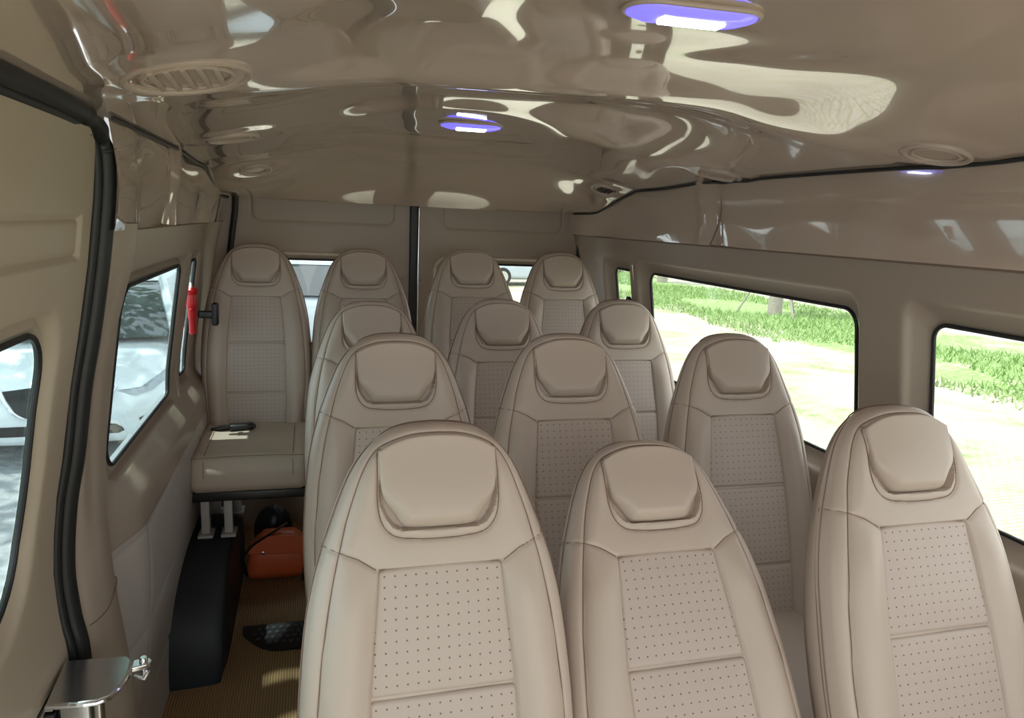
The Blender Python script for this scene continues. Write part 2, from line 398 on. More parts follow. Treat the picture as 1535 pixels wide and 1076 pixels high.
def holed(b, P3, rect, g, rad, lip=.045, depth=.045):
    """rectangular wall patch with a rounded window opening, its rolled lip and reveal. P3(a, c, off) -> xyz"""
    gr = [r_ for r_ in (rad if hasattr(rad, '__len__') else [rad]*4)]
    gin = rrect(*g, gr, 8); cy, cz = (g[0]+g[1])/2, (g[2]+g[3])/2; ha, hb = (g[1]-g[0])/2, (g[3]-g[2])/2
    def grow(e): return [(cy+(p[0]-cy)*(ha+e)/ha, cz+(p[1]-cz)*(hb+e)/hb) for p in gin]
    outer = []
    for p in gin:
        qx, qz = (p[0]-cy)/ha, (p[1]-cz)/hb; mm = max(abs(qx), abs(qz)); qx /= mm; qz /= mm
        outer.append([rect[0]+(rect[1]-rect[0])*(qx+1)/2, rect[2]+(rect[3]-rect[2])*(qz+1)/2])
    for c in ((rect[0], rect[2]), (rect[1], rect[2]), (rect[1], rect[3]), (rect[0], rect[3])):
        i = min(range(len(outer)), key=lambda i: math.dist(outer[i], c)); outer[i] = list(c)
    lipo = grow(lip+.012); rings = []
    for k in range(7):
        t = k/6; rings.append([P3(o[0]+(l[0]-o[0])*t, o[1]+(l[1]-o[1])*t, 0) for o, l in zip(outer, lipo)])
    for e, off in ((lip+.006, .0015), (lip+.002, .005), (lip-.001, .011), (lip-.006, .022), (.012, depth-.008), (.006, depth), (0, depth+.001)):
        rings.append([P3(p[0], p[1], off) for p in grow(e)])
    n = len(gin); b.add([p for r_ in rings for p in r_], [(i*n+j, i*n+(j+1) % n, (i+1)*n+(j+1) % n, (i+1)*n+j) for i in range(len(rings)-1) for j in range(n)])
    return gin
def window(name, P3, g, rad, depth, gl, parent=None, seal_r=.005):
    gr = rad if hasattr(rad, '__len__') else [rad]*4; o = rrect(*g, gr, 8)
    root = parent or tag(empty(name, P3((g[0]+g[1])/2, (g[2]+g[3])/2, depth)), kind='structure')
    off = Vector((0, 0, 0)) if parent else root.location
    rel = lambda p: tuple(Vector(p)-off)
    b = MB(); n = len(o); c = ((g[0]+g[1])/2, (g[2]+g[3])/2); v = []
    for dd in (depth-.004, depth+.002):
        for k in range(9):
            t = k/8; v += [rel(P3(c[0]+(p[0]-c[0])*t, c[1]+(p[1]-c[1])*t, dd)) for p in o]
    for s_ in (0, 9*n):
        for i in range(8):
            b.f += [(s_+i*n+j, s_+i*n+(j+1) % n, s_+(i+1)*n+(j+1) % n, s_+(i+1)*n+j) for j in range(n)]
    b.f += [(8*n+j, 8*n+(j+1) % n, 17*n+(j+1) % n, 17*n+j) for j in range(n)]; b.v = v
    b.build('pane', gl, root)
    MB().tube([rel(P3(p[0], p[1], depth-.006)) for p in o], seal_r, 8, closed=True).build('rubber_seal', M['black'], root)
    return root
YB = 3.385       # rear wall plane
YF = -.35        # where the modelled cabin stops, behind the camera
# ---- right wall
RP = lambda a, c, off: wp(1, prof, a, c, off)
LP = lambda a, c, off: wl(a, c, off)
def sill(y, z): return -.014*math.exp(-((z-.715)/.028)**2)
def wl(y, z, off=0):      # left wall swells into the cabin below the windows
    return wp(-1, prof, y, z, off-.045*float(sst(.842, .735, z))*float(sst(1.66, 1.86, y))*(.05+.95*float(sst(.0, .6, z))))
ZW0, ZW1 = .775, 1.345
WR = [((YF, 1.39, ZW0, ZW1), (.12, 1.268, .865, 1.272), .035), ((1.39, 2.745, ZW0, ZW1), (1.505, 2.665, .865, 1.272), .045), ((2.745, YB, ZW0, ZW1), (2.83, 3.01, .865, 1.268), .03)]
b = MB(); patch(b, 1, prof, (YF, YB, -.02, ZW0), bump=sill)
for rc, g, rad in WR: holed(b, RP, rc, g, rad)
patch(b, 1, prof, (YF, YB, ZW1, 1.40))
tag(b.build('wall_right', M['trim'], angle=50), kind='structure')
for i, (rc, g, rad) in enumerate(WR): window('window_%d' % (i+1), RP, g, rad, .045, M['glass'])
# ---- left wall behind the sliding door
WL = [((1.62, 2.63, ZW0, ZW1), (1.775, 2.535, .845, 1.268), [.06, .03, .03, .07]), ((2.63, YB, ZW0, ZW1), (2.735, 2.865, .86, 1.268), .025)]
b = MB()
for rc, g, rad in WL: holed(b, LP, rc, g, rad, lip=.03, depth=.015)
patch(b, -1, prof, (1.62, YB, ZW1, 1.40)); b.grid(np.array([[wl(y, z) for y in np.linspace(1.62, YB, 60)] for z in np.linspace(.675, ZW0, 8)]))
tag(b.build('wall_left', M['trim'], angle=50), kind='structure')
for i, (rc, g, rad) in enumerate(WL): window('window_%d' % (i+4), LP, g, rad, .015, M['glassL'])
# lower grey lining with pressed seams
seams_h = [(.66, 1.62, 3.3), (.40, 1.62, 2.9), (.16, 1.62, 2.2)]; seams_v = [(1.88, .16, .66), (2.28, .40, .66), (2.75, .2, .66)]
def groove(y, z):
    d = min([abs(z-a-.035*(y-1.88)) for a, y0, y1 in seams_h if y0 <= y <= y1]+[1]); d2 = min([abs(y-a) for a, z0, z1 in seams_v if z0 <= z <= z1]+[1])
    q = min(d, d2); return .0035*math.exp(-(q/.006)**2) - .003*(1-math.exp(-(q/.03)))
b = MB().grid(np.array([[wl(y, z, groove(y, z)) for y in np.linspace(1.62, YB, 220)] for z in np.linspace(-.02, .68, 88)]))
tag(b.build('trim_1', M['greytrim'], angle=60), kind='structure')

# ---- sliding door on the left
DP = lambda a, c, off: wp(-1, dprof, a, c, off)
door = tag(empty('door_1', (CX-.90, .7, .3)), kind='structure'); dl = door.location
def rel(o): o.location = -Vector(o.parent.location) if o.parent else o.location; return o
YD = 1.468; b = MB()
DG = (.10, 1.300, .775, 1.250); DR = [.12, .14, .08, .05]
holed(b, DP, (YF, YD, .62, 1.31), DG, DR, lip=.030, depth=.022)
def emboss(y, z):
    q = 1.0
    for (a0, a1, c0, c1) in ((-.6, 1.375, 1.362, 1.425),):
        d = max(a0-y, y-a1, c0-z, z-c1); q = d
    return .003*float(sst(.004, -.004, q))+.007*math.exp(-(q/.0045)**2)
patch(b, -1, dprof, (YF, YD, 1.31, 1.63), step=.0045, bump=emboss); patch(b, -1, dprof, (YF, YD, .30, .62))
rel(b.build('door_panel', M['doortrim'], door, angle=50))
w = window('x', DP, DG, DR, .022, M['glassL'], parent=door)
for c in door.children: rel(c)
# black rubber weather strip round the doorway
gp = [(-.345, -.30, 1.597), (-.345, .5, 1.597), (-.345, .94, 1.597), (-.345, 1.15, 1.597), (-.347, 1.29, 1.595), (-.351, 1.375, 1.590), (-.351, 1.425, 1.577), (-.349, 1.455, 1.553), (-.347, 1.462, 1.52), (-.351, 1.462, 1.457), (-.367, 1.462, 1.338), (-.388, 1.462, 1.217), (-.408, 1.462, 1.117), (-.427, 1.462, .99), (-.447, 1.462, .886), (-.458, 1.462, .765), (-.453, 1.462, .667), (-.442, 1.462, .586), (-.440, 1.455, .45), (-.45, 1.44, .30)]
gp = crom(gp, 8); b = MB(); b.tube(gp, [.0175+.0025*math.sin(i*.55) if 36 < i < 60 else .0175 for i in range(len(gp))], 12)
b.tube([(p[0]-.010, p[1]-.018*(1 if i > 45 else 0), p[2]-(.018 if i < 48 else 0)) for i, p in enumerate(gp)], .010, 8)
b.tube([(-.440, 1.455, .575), (-.455, 1.39, .580), (-.458, 1.30, .583), (-.458, 1.1, .583), (-.458, -.3, .583)], .006, 6)
o = b.build('trim_2', M['black'], angle=80); tag(o, kind='structure')
# ---- pillar between the door and the left window
pz = [-.0, .25, .463, .602, .758, .908, 1.052, 1.191, 1.301, 1.402]; px = [-.370, -.378, -.390, -.409, -.418, -.421, -.411, -.386, -.352, -.323]
pz2 = np.linspace(0, 1.415, 60); px2 = np.interp(pz2, pz, px); px2 = np.convolve(np.pad(px2, 4, 'edge'), np.ones(9)/9, 'valid')
arr = []
for z, x in zip(pz2, px2):
    gx = float(np.interp(z, [.0, .45, .586, .765, .99, 1.217, 1.338, 1.457], [-.44, -.44, -.44, -.458, -.427, -.388, -.367, -.351])); wx = CX-float(prof(z))
    sec = [(gx-.015, 1.462), (gx+.008, 1.482), (gx*.6+x*.4+.006, 1.500), (x-.006, 1.532), (x, 1.56), (x+.001, 1.60), (x-.004, 1.625), (x-.016, 1.645), (wx-.002, 1.672), (wx-.02, 1.69)]
    sec = crom(sec, 3); arr.append([(p[0], p[1], z) for p in sec])
b = MB(); b.grid(np.array(arr)); o = b.build('trim_3', M['trim'], angle=60); tag(o, kind='structure')
row = min(arr, key=lambda r_: abs(r_[0][2]-.63)); gl_ = MB().tube([(p[0]+.0006, p[1]-.0006, p[2]+(.03*sst(1.53, 1.62, p[1]))) for p in row[4:20]], .0014, 6); gl_.build('panel_joint', M['thread'], o)
# ---- belt trim groove and glossy upper side panels
def up(side):
    b = MB(); y0 = 1.45 if side < 0 else YF; arr = []
    for z in np.linspace(1.403, 1.603, 22):
        row = []
        for y in np.linspace(y0, YB, 150):
            t = (z-1.40)/.20; x = .795-.015*t-.006*math.sin(math.pi*t)
            x -= .010*math.exp(-((y-2.12-.10*(t-.5)**2*4*.4)/.035)**2)*(1-t*.3) - .006*math.exp(-((y-2.05)/.02)**2)
            if side < 0: x -= .016*float(sst(1.75, 1.60, y))*(1-t*.5) + .022*float(sst(2.55, 2.75, y))*float(sst(3.3, 2.9, y))*(1-t)
            x += (.0035*math.sin(y*7+t*3)+.0022*math.sin(y*13-t*5))*float(sst(1.6, 2.2, y) if side > 0 else 1)
            row.append((CX+side*x, y, z))
        arr.append(row)
    return b.grid(np.array(arr))
for i, s_ in enumerate((1, -1)):
    o = up(s_).build('trim_%d' % (4+i), M['gloss'], angle=60); tag(o, kind='structure')
    b = MB(); y0 = 1.50 if s_ < 0 else YF
    b.tube([(CX+s_*.799, y, 1.4015) for y in np.linspace(y0, YB, 30)], .0035, 6); b.build('panel_joint', M['thread'], o)
    if s_ > 0:
        b = MB(); b.tube([(CX+s_*(.786-.006*math.sin(math.pi*t)-.0), 2.085-.06*math.sin(math.pi*t*.9), 1.403+.198*t) for t in np.linspace(0, 1, 16)], .003, 6); b.build('panel_joint', M['thread'], o)
# ---- floor
mf = mat('brown_ribbed_floor', (.20, .115, .05), .6)
tc = N(mf, 'ShaderNodeTexCoord'); mp = N(mf, 'ShaderNodeMapping'); wv = N(mf, 'ShaderNodeTexWave'); wv.inputs['Scale'].default_value = 38; wv.bands_direction = 'X'
L(mf, tc.outputs['Object'], mp.inputs[0]); L(mf, mp.outputs[0], wv.inputs['Vector'])
mx = N(mf, 'ShaderNodeMix', data_type='RGBA'); mx.inputs[6].default_value = (.20, .125, .055, 1); mx.inputs[7].default_value = (.42, .27, .13, 1); L(mf, wv.outputs['Fac'], mx.inputs[0]); L(mf, mx.outputs[2], P(mf).inputs['Base Color'])
bp = N(mf, 'ShaderNodeBump'); bp.inputs['Strength'].default_value = .5; bp.inputs['Distance'].default_value = .002; L(mf, wv.outputs['Fac'], bp.inputs['Height']); L(mf, bp.outputs[0], P(mf).inputs['Normal'])
b = MB().box((CX-.90, 1.40, -.06), (CX+.90, YB+.05, 0)).box((CX-.48, YF, -.06), (CX+.90, 1.40, 0)); tag(b.build('floor', mf, smooth=False), kind='structure')
# ---- ceiling
CPROF = crom([(-1.1, 1.70), (-.5, 1.71), (.0, 1.712), (.4, 1.712), (.7, 1.712), (.85, 1.715), (1.0, 1.722), (1.1, 1.718), (1.2, 1.703), (1.28, 1.683), (1.35, 1.684), (1.45, 1.710), (1.55, 1.731), (1.68, 1.740), (1.85, 1.730), (2.1, 1.708), (2.4, 1.704), (2.7, 1.694), (2.9, 1.674), (3.05, 1.645), (3.17, 1.604), (3.26, 1.558), (3.335, 1.500), (3.40, 1.44)], 8)
SPROF = crom([(0, 1), (.15, .995), (.3, .97), (.45, .86), (.6, .60), (.75, .34), (.85, .20), (1.0, 0)], 6)
def ceil_z(x, y):
    t = (x-CX)/.785; e = 1.60-.012*float(sst(2.1, 2.5, y))-.086*float(sst(2.62, 3.10, y))
    c = float(np.interp(y, CPROF[:, 0], CPROF[:, 1]))
    s_ = float(np.interp(abs(t), SPROF[:, 0], SPROF[:, 1])); z = e+(c-e)*s_
    z += .0055*math.sin(4.3*x+1.1)*math.sin(3.7*y+.4)*s_ + .0018*math.sin(9*x-2)*math.sin(6.1*y+1.3)*s_ 
    for (lx, ly) in ((.455, .855), (.44, 2.1)):
        d2 = ((x-lx)/.21)**2+((y-ly)/.15)**2; z += .004*math.exp(-d2*1.0) - .005*math.exp(-((math.sqrt(d2)-1.4)/.4)**2)
    for (vx, vy) in VENTS:
        d = math.hypot(x-vx, y-vy); z += -.006*math.exp(-((d-.085)/.025)**2)
    return z
VENTS = [(-.165, 1.165), (1.150, 1.165), (-.185, 2.03), (1.160, 1.95), (-.185, 2.80), (1.125, 2.74)]
LIGHTS = [(.465, .885), (.44, 2.09)]
def ysm(y): return y
nx, ny = 190, 420; YC = -.95
X = np.linspace(CX-.785, CX+.785, nx); Y = np.linspace(YC, 3.335, ny)
Z = np.array([[ceil_z(x, y) for x in X] for y in Y])
k = np.array([1, 3, 6, 7, 6, 3, 1.])/27; kk = np.convolve(k, k)
for ax in (0, 1):
    Zp = np.pad(Z, [(6, 6) if a == ax else (0, 0) for a in (0, 1)], 'reflect', reflect_type='odd')
    Z = np.apply_along_axis(lambda r_: np.convolve(r_, kk, 'valid'), ax, Zp)
arr = np.stack([np.broadcast_to(X, Z.shape), np.broadcast_to(Y[:, None], Z.shape), Z], -1)
lipr = [arr[-1]+np.array([0, dy, dz]) for dy, dz in ((.004, .002), (.006, .008), (.006, .07))]
b = MB(); b.grid(np.concatenate([arr, np.array(lipr)], 0))
# outer roof skin closes the cabin above
b.box((CX-.9, YC, 1.80), (CX+.9, YB+.08, 1.83))
o = b.build('ceiling', M['gloss'], angle=60); tag(o, kind='structure')
def cz(x, y): 
    i = min(ny-1, max(0, int(round((y-YC)/(3.335-YC)*(ny-1))))); j = min(nx-1, max(0, int(round((x-CX+.785)/1.57*(nx-1))))); return float(Z[i, j])
# dark seam where the ceiling meets the side panels
for s_ in (1, -1):
    ys = np.linspace(YF if s_ > 0 else 1.47, 3.33, 60); b = MB(); b.tube([(CX+s_*.774, y, cz(CX+s_*.774, y)-.003) for y in ys], .0042, 6)
    tag(b.build('trim_%d' % (6 if s_ > 0 else 7), M['black']), kind='structure')
# outer skins hold daylight out above the belt
for i, s_ in enumerate((1, -1)):
    b = MB().box((CX+s_*.90, YF, 1.42), (CX+s_*.915, YB+.08, 1.83)).box((CX+s_*.935, YF, .30), (CX+s_*.95, YB+.08, .80))
    if s_ > 0: b.box((CX+s_*.88, YF, 1.36), (CX+s_*.91, YB+.08, 1.43))
    else: b.box((CX+s_*.88, YF, 1.36), (CX+s_*.91, YB+.08, 1.43))
    b.box((CX+s_*.935, YF, -.10), (CX+s_*.95, YB+.08, .31))
    tag(b.build('wall_outer_%s' % ('right' if s_ > 0 else 'left'), mat('white_body_paint', (.8, .8, .8), .3, coat=.6), smooth=False), kind='structure')

# ---- rear doors
def rear(name, x0, x1, g, gr, em, ringx):
    root = tag(empty(name, ((x0+x1)/2, YB, .0)), kind='structure')
    PR = lambda a, c, off: (a, YB+off+.0, c)
    b = MB(); holed(b, PR, (x0, x1, .78, 1.32), g, gr, lip=.028)
    n1, n2 = int((x1-x0)/.006), 60; A = []
    for z in np.linspace(1.32, 1.66, n2):
        row = []
        for x in np.linspace(x0, x1, n1):
            dd = max(em[0]-x, x-em[1], em[2]-z); cxr = .04
            if x < em[0]+cxr and z < em[2]+cxr: dd = cxr-0-0 if False else math.hypot(em[0]+cxr-x, em[2]+cxr-z)-cxr
            if x > em[1]-cxr and z < em[2]+cxr: dd = math.hypot(x-em[1]+cxr, em[2]+cxr-z)-cxr
            row.append((x, YB-.004*float(sst(.006, -.006, dd))+.004*math.exp(-(dd/.004)**2), z))
        A.append(row)
    b.grid(np.array(A)); b.grid(np.array([[(x, YB, z) for x in np.linspace(x0, x1, 8)] for z in np.linspace(-.02, .78, 6)]))
    o = b.build('door_panel', M['trim'], root, angle=50)
    window('x', PR, g, gr, .045, M['glass'], parent=root)
    b = MB(); b.tube([(ringx+.011*math.cos(a), YB-.006, 1.165+.011*math.sin(a)) for a in np.linspace(0, 2*math.pi, 20)[:-1]], .003, 8, closed=True); b.build('latch_ring', M['greypaint'], root)
    for c in root.children: rel(c)
    return root
rear('door_2', -.36, .445, (-.245, .318, .86, 1.243), .05, (-.245, .372, 1.405), .405)
rear('door_3', .480, 1.31, (.590, 1.160, .86, 1.243), .05, (.592, 1.175, 1.400), .497)
b = MB().box((.440, YB-.020, .0), (.478, YB+.02, 1.62), .006); tag(b.build('trim_8', M['black']), kind='structure')
b = MB().box((.478, YB-.012, .0), (.484, YB+.01, 1.62), .002); tag(b.build('trim_9', M['chrome']), kind='structure')
b = MB(); b.tube([(-.305, YB-.02, 1.54), (-.310, YB-.02, 1.45), (-.331, YB-.02, 1.30), (-.36, YB-.02, 1.1), (-.385, YB-.02, .6)], .013, 8); tag(b.build('trim_10', M['black']), kind='structure')
b = MB(); b.tube([(1.262, YB-.02, 1.54), (1.264, YB-.02, 1.45), (1.268, YB-.02, 1.30), (1.27, YB-.02, .6)], .013, 8); tag(b.build('trim_11', M['black']), kind='structure')
# side infill either side of the rear opening
b = MB().box((-.50, YB-.004, -.02), (-.345, YB+.03, 1.66)).box((1.285, YB-.004, -.02), (1.40, YB+.03, 1.66)); tag(b.build('wall_rear', M['trim']), kind='structure')

# ---- ceiling vents
vn = [('oval air vent with slanted louvres in the ceiling above the sliding door', .084), ('round air vent in the ceiling above the front right window', .058), ('thin air vent seen edge-on in the left ceiling edge', .058), ('faint oval air vent in the ceiling near the right panel joint', .058), ('round closed air vent at the left rear corner of the ceiling', .052), ('round air vent with dark open louvres at the right rear corner', .052)]
for i, ((vx, vy), (lab, rr)) in enumerate(zip(VENTS, vn)):
    e = .03; gx = (cz(vx+e, vy)-cz(vx-e, vy))/(2*e); gy = (cz(vx, vy+e)-cz(vx, vy-e))/(2*e); nrm = Vector((gx, gy, -1)).normalized()
    root = empty('air_vent', (vx, vy, cz(vx, vy)-.001)); root.rotation_mode = 'QUATERNION'; root.rotation_quaternion = Vector((0, 0, -1)).rotation_difference(nrm)
    tag(root, lab, 'air vent', 'ceiling air vents'); n = 40
    MB().tube([(rr*math.cos(a), rr*math.sin(a), -.002) for a in np.linspace(0, 2*math.pi, n+1)[:-1]], .006, 8, closed=True).tube([(rr*.72*math.cos(a), rr*.72*math.sin(a), -.003) for a in np.linspace(0, 2*math.pi, n+1)[:-1]], .0035, 8, closed=True).build('bezel', M['ventp'], root)
    MB().lathe([(rr*.98, -.001), (rr*.98, .004)], (0, 0, 0), n=32).build('vent_cup', M['ventd'] if i in (5,) else M['ventp'], root)
    if i in (0, 5):
        for k in range(-2, 3):
            h = math.sqrt(1-(k*.25)**2)*rr*.68
            MB().box((k*rr*.25-.004, -h, -.007), (k*rr*.25+.004, h, -.001), .001).build('louvre', M['ventp'] if i == 0 else M['ventd'], root)
# ---- ceiling lamps
for i, (lx, ly) in enumerate(LIGHTS):
    root = empty('ceiling_light', (lx, ly, cz(lx, ly)-.002)); gy = (cz(lx, ly+.04)-cz(lx, ly-.04))/.08; root.rotation_euler = (math.atan(gy), 0, R(-3))
    tag(root, ['lit violet-white ceiling lamp in the front, nearest the camera', 'lit violet-white ceiling lamp further back over the rear seats'][i], 'ceiling light', 'ceiling lamps')
    o = rrect(-.088, .088, -.040, .040, .036, 8)
    MB().tube([(p[0], p[1], -.001) for p in o], .004, 8, closed=True).build('bezel', M['ventp'], root)
    b = MB(); n = len(o); ringz = []
    for t, h in ((.98, -.001), (.95, -.006), (.80, -.010), (.5, -.012), (.2, -.013)): ringz += [(p[0]*t, p[1]*t, h) for p in o]
    b.add(ringz, [(a*n+j, a*n+(j+1) % n, (a+1)*n+(j+1) % n, (a+1)*n+j) for a in range(4) for j in range(n)]+[tuple(4*n+j for j in range(n))]); b.build('lens', M['lens'], root)
    MB().box((-.042, -.013, -.0160), (.042, .013, -.011), .003).build('led_strip', M['led'], root)

# ================================================================== THINGS IN THE CABIN
# wheel arch lining
b = MB(); arr = []
ya, yb_ = 2.17, 3.0
for t in np.linspace(0, 1, 40):
    a = math.pi*t; ww = []
    y = (ya+yb_)/2-(yb_-ya)/2*np.sign(math.cos(a))*abs(math.cos(a))**.75; z = .325*abs(math.sin(a))**.66
    for s_ in np.linspace(0, 1, 16):
        ang = s_*math.pi/2
        ww.append((-.448+.178*math.sin(ang)**.75*(1-.06*math.exp(-z/.03)), (ya+yb_)/2+(y-(ya+yb_)/2)*(.93+.07*math.cos(ang)**.5), z*(.93+.07*max(0, math.cos(ang))**.5)))
    yc = (ya+yb_)/2
    ww.append((-.2705, yc+(y-yc)*.6, z*.6)); ww.append((-.2705, yc, 0))
    arr.append(ww)
o = MB().grid(np.array(arr)).build('wheel_arch_cover', M['arch'], angle=60); tag(o, 'tall black rounded wheel arch cover standing on the floor against the left wall', 'wheel arch cover')
# orange bag under the back row
bag = tag(empty('handbag', (-.13, 2.87, 0)), 'orange leather bag with black straps lying on the floor under the back row', 'bag')
b = MB(); prof_ = [(-.115, .012, .045), (-.122, .05, .06), (-.112, .11, .058), (-.09, .16, .048), (-.06, .19, .03)]
rings = []
for z, (hx, zz, hy) in zip(range(5), prof_):
    rings.append([(p[0], p[1], zz) for p in rrect(hx, -hx*.95+.01, -hy, hy, min(.03, hy*.6), 5)])
n = len(rings[0]); 
rings = []
for (hx, zz, hy) in prof_:
    o_ = rrect(-1, 1, -1, 1, .35, 6); rings.append([(p[0]*-hx, p[1]*hy, zz) for p in o_])
n = len(rings[0]); b.add([p for q in rings for p in q], [(i*n+j, i*n+(j+1) % n, (i+1)*n+(j+1) % n, (i+1)*n+j) for i in range(4) for j in range(n)]+[tuple(range(n)), tuple(4*n+j for j in range(n))]); b.build('bag_body', M['orange'], bag, angle=70)
MB().prism([(-.105, .175), (-.115, .13), (.105, .118), (.1, .19), (.02, .205), (-.05, .2)], -.074, -.055, 'y').build('flap', M['orange'], bag, bevel=.004)
MB().box((-.066, -.079, .128), (-.052, -.074, .142), .002).build('clasp', M['chrome'], bag)
MB().tube(crom([(-.125, -.02, .02), (-.135, -.05, .10), (-.10, -.075, .165), (-.04, -.07, .205), (.03, -.01, .225)], 6), .010, 8, flat=.5).build('strap', M['blackp'], bag)
MB().tube(crom([(.125, -.03, .23), (.112, -.085, .14), (.10, -.088, .06), (.095, -.085, .015)], 6), .014, 8, flat=.6).build('strap', M['blackp'], bag)
# second dark bundle behind the bag
o = MB()
g = []
for t in np.linspace(0, math.pi, 18): g.append([(-.165+.075*math.sin(t)*math.cos(a)*(1+.12*math.sin(3*a)), 3.06+.06*math.sin(t)*math.sin(a), .115-.11*math.cos(t)+.008*math.sin(4*a)*math.sin(t)) for a in np.linspace(0, 2*math.pi, 28)])
tag(o.grid(np.array(g)).build('cloth_bundle', M['blackp'], angle=80), 'dark lumpy bundle in the shade behind the orange bag', 'bag')
# rubber step mat
b = MB(); pts = []
K = 22
for i in range(K*4+1):
    x = -.24+.22*i/(K*4); 
    pts.append((x, 2.486+.005*abs(math.sin(math.pi*i/4))))
low = []
for i in range(K*4+1):
    x = -.02-.22*i/(K*4); e = (x+.24)/.22; low.append((x, 2.468-.145*math.sin(min(1, e*1.6+.02)*math.pi/2)**.7 - .005*abs(math.sin(math.pi*i/4))))
b.prism(pts+low, .0005, .007, 'z')
o = b.build('rubber_mat', M['black'], smooth=False); tag(o, 'small black studded rubber mat with a scalloped edge on the aisle floor', 'mat')
b = MB()
for i in range(8):
    for j in range(4):
        x, y = -.195+.024*i+(.012 if j % 2 else 0), 2.37+.030*j
        if x < -.03 and (x+.24)/.22*1.6 > (2.46-y)/.145: b.lathe([(.0075, .006), (.0065, .010)], (x, y, 0), n=10)
b.build('stud_pattern', mat('worn_rubber', (.05, .055, .06), .5), o)
# door latch bracket by the step
br = tag(empty('step_bracket', (-.38, 1.33, 0)), 'polished steel cover plate on a post beside the sliding door step', 'bracket')
pl = [(-.445, 1.275), (-.40, 1.268), (-.365, 1.270), (-.346, 1.282), (-.335, 1.31), (-.331, 1.345), (-.334, 1.385), (-.345, 1.400), (-.44, 1.405), (-.452, 1.40)]
b = MB().prism([(p[0]+.38, p[1]-1.33) for p in pl], .594, .602, 'z'); b.build('cover_plate', M['steel'], br, bevel=.003)
MB().tube([(p[0]+.38, p[1]-1.33, .596) for p in pl[:8]], .0045, 8).build('rim', M['chrome'], br)
MB().box((-.055, -.035, .0), (-.002, .05, .594), .006).build('post', M['steel'], br)
MB().box((.006, -.048, .30), (.018, -.036, .594), .003).build('side_rail', M['chrome'], br)
MB().box((-.080, -.045, .545), (-.058, .03, .572), .003).build('catch', M['blackp'], br)
MB().box((-.085, -.04, .575), (-.06, .01, .585), .002).build('catch_plate', M['chrome'], br)
b = MB(); b.prism([(x*math.cos(.25)-y*math.sin(.25)+.048, x*math.sin(.25)+y*math.cos(.25)+.045) for x, y in rrect(-.012, .034, -.013, .013, .012, 6)], .588, .598, 'z'); b.build('bolt_tab', M['chrome'], br, bevel=.002)
MB().lathe([(.008, 0), (.008, .005), (.0055, .008)], (.067, .052, .598), n=14).build('bolt', M['chrome'], br)
MB().lathe([(.006, -.02), (.006, .0)], (.067, .052, .588), n=12).tube([(.050, .050, .570), (.068, .046, .565), (.075, .050, .578)], .004, 6).build('nut', M['steel'], br)
bt = MB().lathe([(.017, 0), (.019, .01), (.019, .33), (.012, .37), (.010, .40)], (-.335, 1.44, .0), n=18); tag(bt.build('bottle', M['green'], None), 'green bottle half hidden behind the steel step post', 'bottle')
# step well body below the plate
b = MB().box((-.53, YF, .0), (-.49, 1.40, .30)); 
# emergency hammer
hm = tag(empty('emergency_hammer', (-.412, 2.80, 1.005)), 'red emergency hammer hanging on the left wall beside the narrow rear window', 'hammer')
MB().lathe([(.008, -.005), (.0125, .0), (.013, .05), (.016, .065), (.015, .085), (.018, .095), (.019, .11), (.017, .14), (.021, .145), (.021, .158), (.012, .166)], (0, 0, 0), n=18).build('handle', M['red'], hm)
MB().lathe([(.002, -.022), (.009, -.012), (.0095, .02), (.004, .03)], (0, 0, .088), axis='y', n=12).build('hammer_head', M['red'], hm)
MB().lathe([(.007, 0), (.004, .018)], (0, 0, .166), n=10).build('tip', M['chrome'], hm)
ag = tag(empty('belt_guide', (-.36, 2.93, 1.06)), 'black seat belt guide on the left wall next to the red hammer', 'belt guide')
MB().box((-.05, -.012, -.018), (.012, .012, .010), .006).build('arm', M['blackp'], ag)
MB().box((-.002, -.02, -.045), (.022, .015, .042), .008).build('loop', M['blackp'], ag)
# belt buckle on the back row cushion, and others beside the seats
def buckle(loc, rz, rx, label):
    o = tag(empty('seat_belt_buckle', loc, (rx, 0, rz)), label, 'seat belt buckle', 'seat belt buckles')
    MB().box((-.045, -.022, -.008), (.045, .022, .014), .008).build('buckle_body', M['blackp'], o)
    MB().box((.040, -.014, -.002), (.050, .014, .008), .002).build('release_button', M['blackp'], o)
    MB().tube([(-.04, 0, .002), (-.07, .004, .0), (-.105, .02, -.012)], .007, 8, flat=2.0).build('stalk', M['blackp'], o)
buckle((-.258, 2.84, .636), R(6), 0, 'black seat belt buckle lying on the cushion of the left back seat')
buckle((.835, 1.19, .60), R(85), R(0), 'black buckle between the reclined seat and the front window seat')
# retractor cover on left rear pillar and sill piece
b = MB().box((-.445, 2.93, .30), (-.415, 3.02, .76), .008); tag(b.build('belt_retractor_cover', mat('pale_grey_plastic', (.45, .47, .50), .4)), 'pale grey belt cover low on the wall left of the back row', 'cover')
# ledge under the narrow window
# papers tucked under the seat
tag(MB().box((-.235, 2.62, .445), (-.165, 2.69, .455), .001).build('paper_slip', M['white'], None), 'white paper slip tucked beneath the left back-row cushion', 'paper')
b = MB().lathe([(.009, 0), (.009, .006), (.004, .010)], (1.262, 2.775, 1.155), axis='x', n=14)
tag(MB().lathe([(.012, -.016), (.012, -.004), (.006, .004)], (1.285, 2.775, 1.15), axis='x', n=16, sy=1.4).build('hook_knob', M['blackp']), 'small black knob between the narrow and the long right windows', 'knob')

